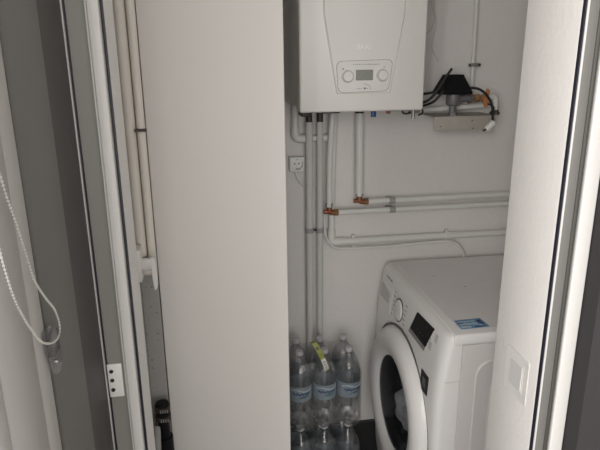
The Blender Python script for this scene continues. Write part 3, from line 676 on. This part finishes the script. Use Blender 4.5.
def ribbon(b, path, w, t=.0006):
    L = [[b.verts.new(p - w + Vector((0, s * t, 0))) for p in path] for s in (-1, 1)]; R = [[b.verts.new(p + w + Vector((0, s * t, 0))) for p in path] for s in (-1, 1)]
    for i in range(len(path) - 1):
        b.faces.new((L[0][i], R[0][i], R[0][i + 1], L[0][i + 1])); b.faces.new((L[1][i], L[1][i + 1], R[1][i + 1], R[1][i]))
        b.faces.new((L[0][i], L[0][i + 1], L[1][i + 1], L[1][i])); b.faces.new((R[0][i], R[1][i], R[1][i + 1], R[0][i + 1]))
    b.faces.new((L[0][0], L[1][0], R[1][0], R[0][0])); b.faces.new((L[0][-1], R[0][-1], R[1][-1], L[1][-1])); return b
sr = tag(obj('carry_strap', ribbon(b, cs, wv), M['tag']), 'yellow-green carrying strap with a white barcode patch on the top bottle pack', 'strap')
lo = [p + Vector((0, -.0012, 0)) for p in cs[18:29]]
o = obj('barcode_patch', ribbon(bmesh.new(), lo, wv * .95), M['tagw'], sr)
b = bmesh.new()
for i in range(2, 9, 2): ribbon(b, [p + Vector((0, -.0012, 0)) for p in lo[i:i + 2]], wv * .55, .0003)
obj('barcode_lines', b, M['inkg'], o)
b = bmesh.new(); ribbon(b, [p + Vector((0, -.0012, 0)) for p in cs[9:12]], wv * .5, .0003); ribbon(b, [p + Vector((0, -.0012, 0)) for p in cs[3:5]], wv * .7, .0003); obj('dark_print', b, M['ink'], sr)

# ------------------------------------------------------------------ things in the gap left of the cabinet
for i, (x, r, z0, lb) in enumerate(((-.1600, .0110, 1.185, 'cream vertical pipe, the thicker one, close to the white door frame'), (-.1385, .0082, 1.147, 'cream vertical pipe next to the white cabinet edge, bent at its lower end'))):
    t = thing('water_pipe', lb, 'pipe', (x, 1.15, z0))
    if i == 0:
        obj('pipe', tube(bmesh.new(), [(x, 1.15, z0), (x, 1.15, 2.495)], r, 14), M['cream'], t)
    else:
        obj('pipe', tube(bmesh.new(), rounded([(-.166, 1.15, 1.147), (x, 1.15, 1.147), (x, 1.15, 2.495)], .016, 8), r, 14), M['cream'], t)
        b = lathe(bmesh.new(), [(r * .95, -.003), (r + .002, -.003), (r + .002, .003), (r * .95, .003)], (x, 1.15, 1.446), 'z', 14, close=True)
        bx(b, x - .012, x + .011, 1.1385, 1.1405, 1.4435, 1.4485); obj('clip', b, M['dkmetal'], t)
        for dx in (-.009, .009): obj('clip_screw', lathe(bmesh.new(), [(0, -.003), (.0027, -.003), (.0027, .003)], (x + dx, 1.1385, 1.446), 'y', 8), M['dkmetal'], t)
hv = thing('shut_off_valve', 'white plastic valve with a flat lever at the cabinet edge, low on the cream pipes', 'valve', (-.163, 1.11, 1.14))
obj('housing', box(-.1725, -.1560, 1.095, 1.137, 1.145, 1.214, bev=.003), M['wplast'], hv)
obj('stem', box(-.157, -.1320, 1.098, 1.109, 1.170, 1.194, bev=.003), M['wplast'], hv)
b = bmesh.new(); prism(b, rpoly([(-.1352, 1.199), (-.1276, 1.194), (-.1262, 1.166), (-.1270, 1.133), (-.1322, 1.127), (-.1352, 1.156)], .0025), lambda x, z: Vector((x, 1.092, z)), lambda x, z: Vector((x, 1.111, z)))
obj('lever', b, M['wplast'], hv)
dh = thing('drain_hose', 'black drain coupling with clamps and a grey hose, low beside the white cabinet', 'hose', (-.146, 1.15, 0))
b = lathe(bmesh.new(), [(0, .829), (.0140, .829), (.0158, .820), (.0158, .785), (.0133, .781), (.0133, .74)], (-.146, 1.15, 0), 'z', 16); obj('coupling', b, M['black'], dh)
for z in (.817, .793):
    c = obj('hose_clamp', lathe(bmesh.new(), [(.0151, -.0053), (.0176, -.0053), (.0176, .0053), (.0151, .0053)], (-.146, 1.15, z), 'z', 18, close=True), M['dkmetal'], dh)
    b = bmesh.new()
    for k in range(4): bx(b, -.150 + k * .005, -.1477 + k * .005, 1.1307, 1.1326, z - .0035, z + .0035)
    obj('clamp_slot', b, M['steel'], c)
obj('hose', tube(bmesh.new(), [(-.146, 1.15, .74), (-.146, 1.15, .003)], .0185, 16), M['black'], dh)
b = tube(bmesh.new(), smoothpath([(-.160, 1.130, .778), (-.158, 1.116, .770), (-.158, 1.106, .75), (-.159, 1.10, .71), (-.160, 1.10, .60), (-.160, 1.10, .003)], 6), .0075, 12); obj('thin_hose', b, M['grey'], dh)

# ------------------------------------------------------------------ light
wd_ = bpy.data.worlds.new('World'); S.world = wd_; wd_.use_nodes = True
bg = wd_.node_tree.nodes['Background']; bg.inputs['Color'].default_value = (1.0, .98, .955, 1); bg.inputs['Strength'].default_value = .7
def area(name, loc, target, sx, sy, power, col):
    l = bpy.data.lights.new(name, 'AREA'); l.shape = 'RECTANGLE'; l.size = sx; l.size_y = sy; l.energy = power; l.color = col
    o = bpy.data.objects.new(name, l); COL.objects.link(o); o.location = loc
    o.rotation_euler = (Vector(target) - Vector(loc)).to_track_quat('-Z', 'Y').to_euler(); return o
area('back_fill_light', (-.25, -2.3, 1.65), (.15, 1.4, 1.2), 2.2, 1.7, 66, (1.0, .972, .948))  # added fill from behind, stands in for an unseen window
area('side_fill_light', (-1.3, -1.3, 1.95), (.5, 1.2, 1.0), 1.2, 1.4, 95, (1.0, .972, .948))  # added fill from the left

# ------------------------------------------------------------------ camera
p, y, r = .28208312, .15246929, .01095853
f = Vector((math.sin(y) * math.cos(p), math.cos(y) * math.cos(p), -math.sin(p)))
r0 = Vector((math.cos(y), -math.sin(y), 0)); d0 = f.cross(r0)
ri = math.cos(r) * r0 + math.sin(r) * d0; dn = f.cross(ri)
cd = bpy.data.cameras.new('camera'); cam = bpy.data.objects.new('camera', cd); COL.objects.link(cam)
cam.matrix_world = Matrix(((ri.x, -dn.x, -f.x, 0), (ri.y, -dn.y, -f.y, 0), (ri.z, -dn.z, -f.z, 1.57), (0, 0, 0, 1)))
cd.sensor_width = 36; cd.lens = 560 / 600 * 36; cd.clip_start = .02
S.camera = cam
S.view_settings.view_transform = 'Standard'; S.view_settings.look = 'None'; S.view_settings.exposure = -.07; S.view_settings.gamma = 1
S.view_settings.use_curve_mapping = False
S.cycles.transparent_max_bounces = 24; S.cycles.max_bounces = 12; S.cycles.diffuse_bounces = 6
S.cycles.caustics_reflective = False; S.cycles.caustics_refractive = False
S.cycles.use_denoising = True
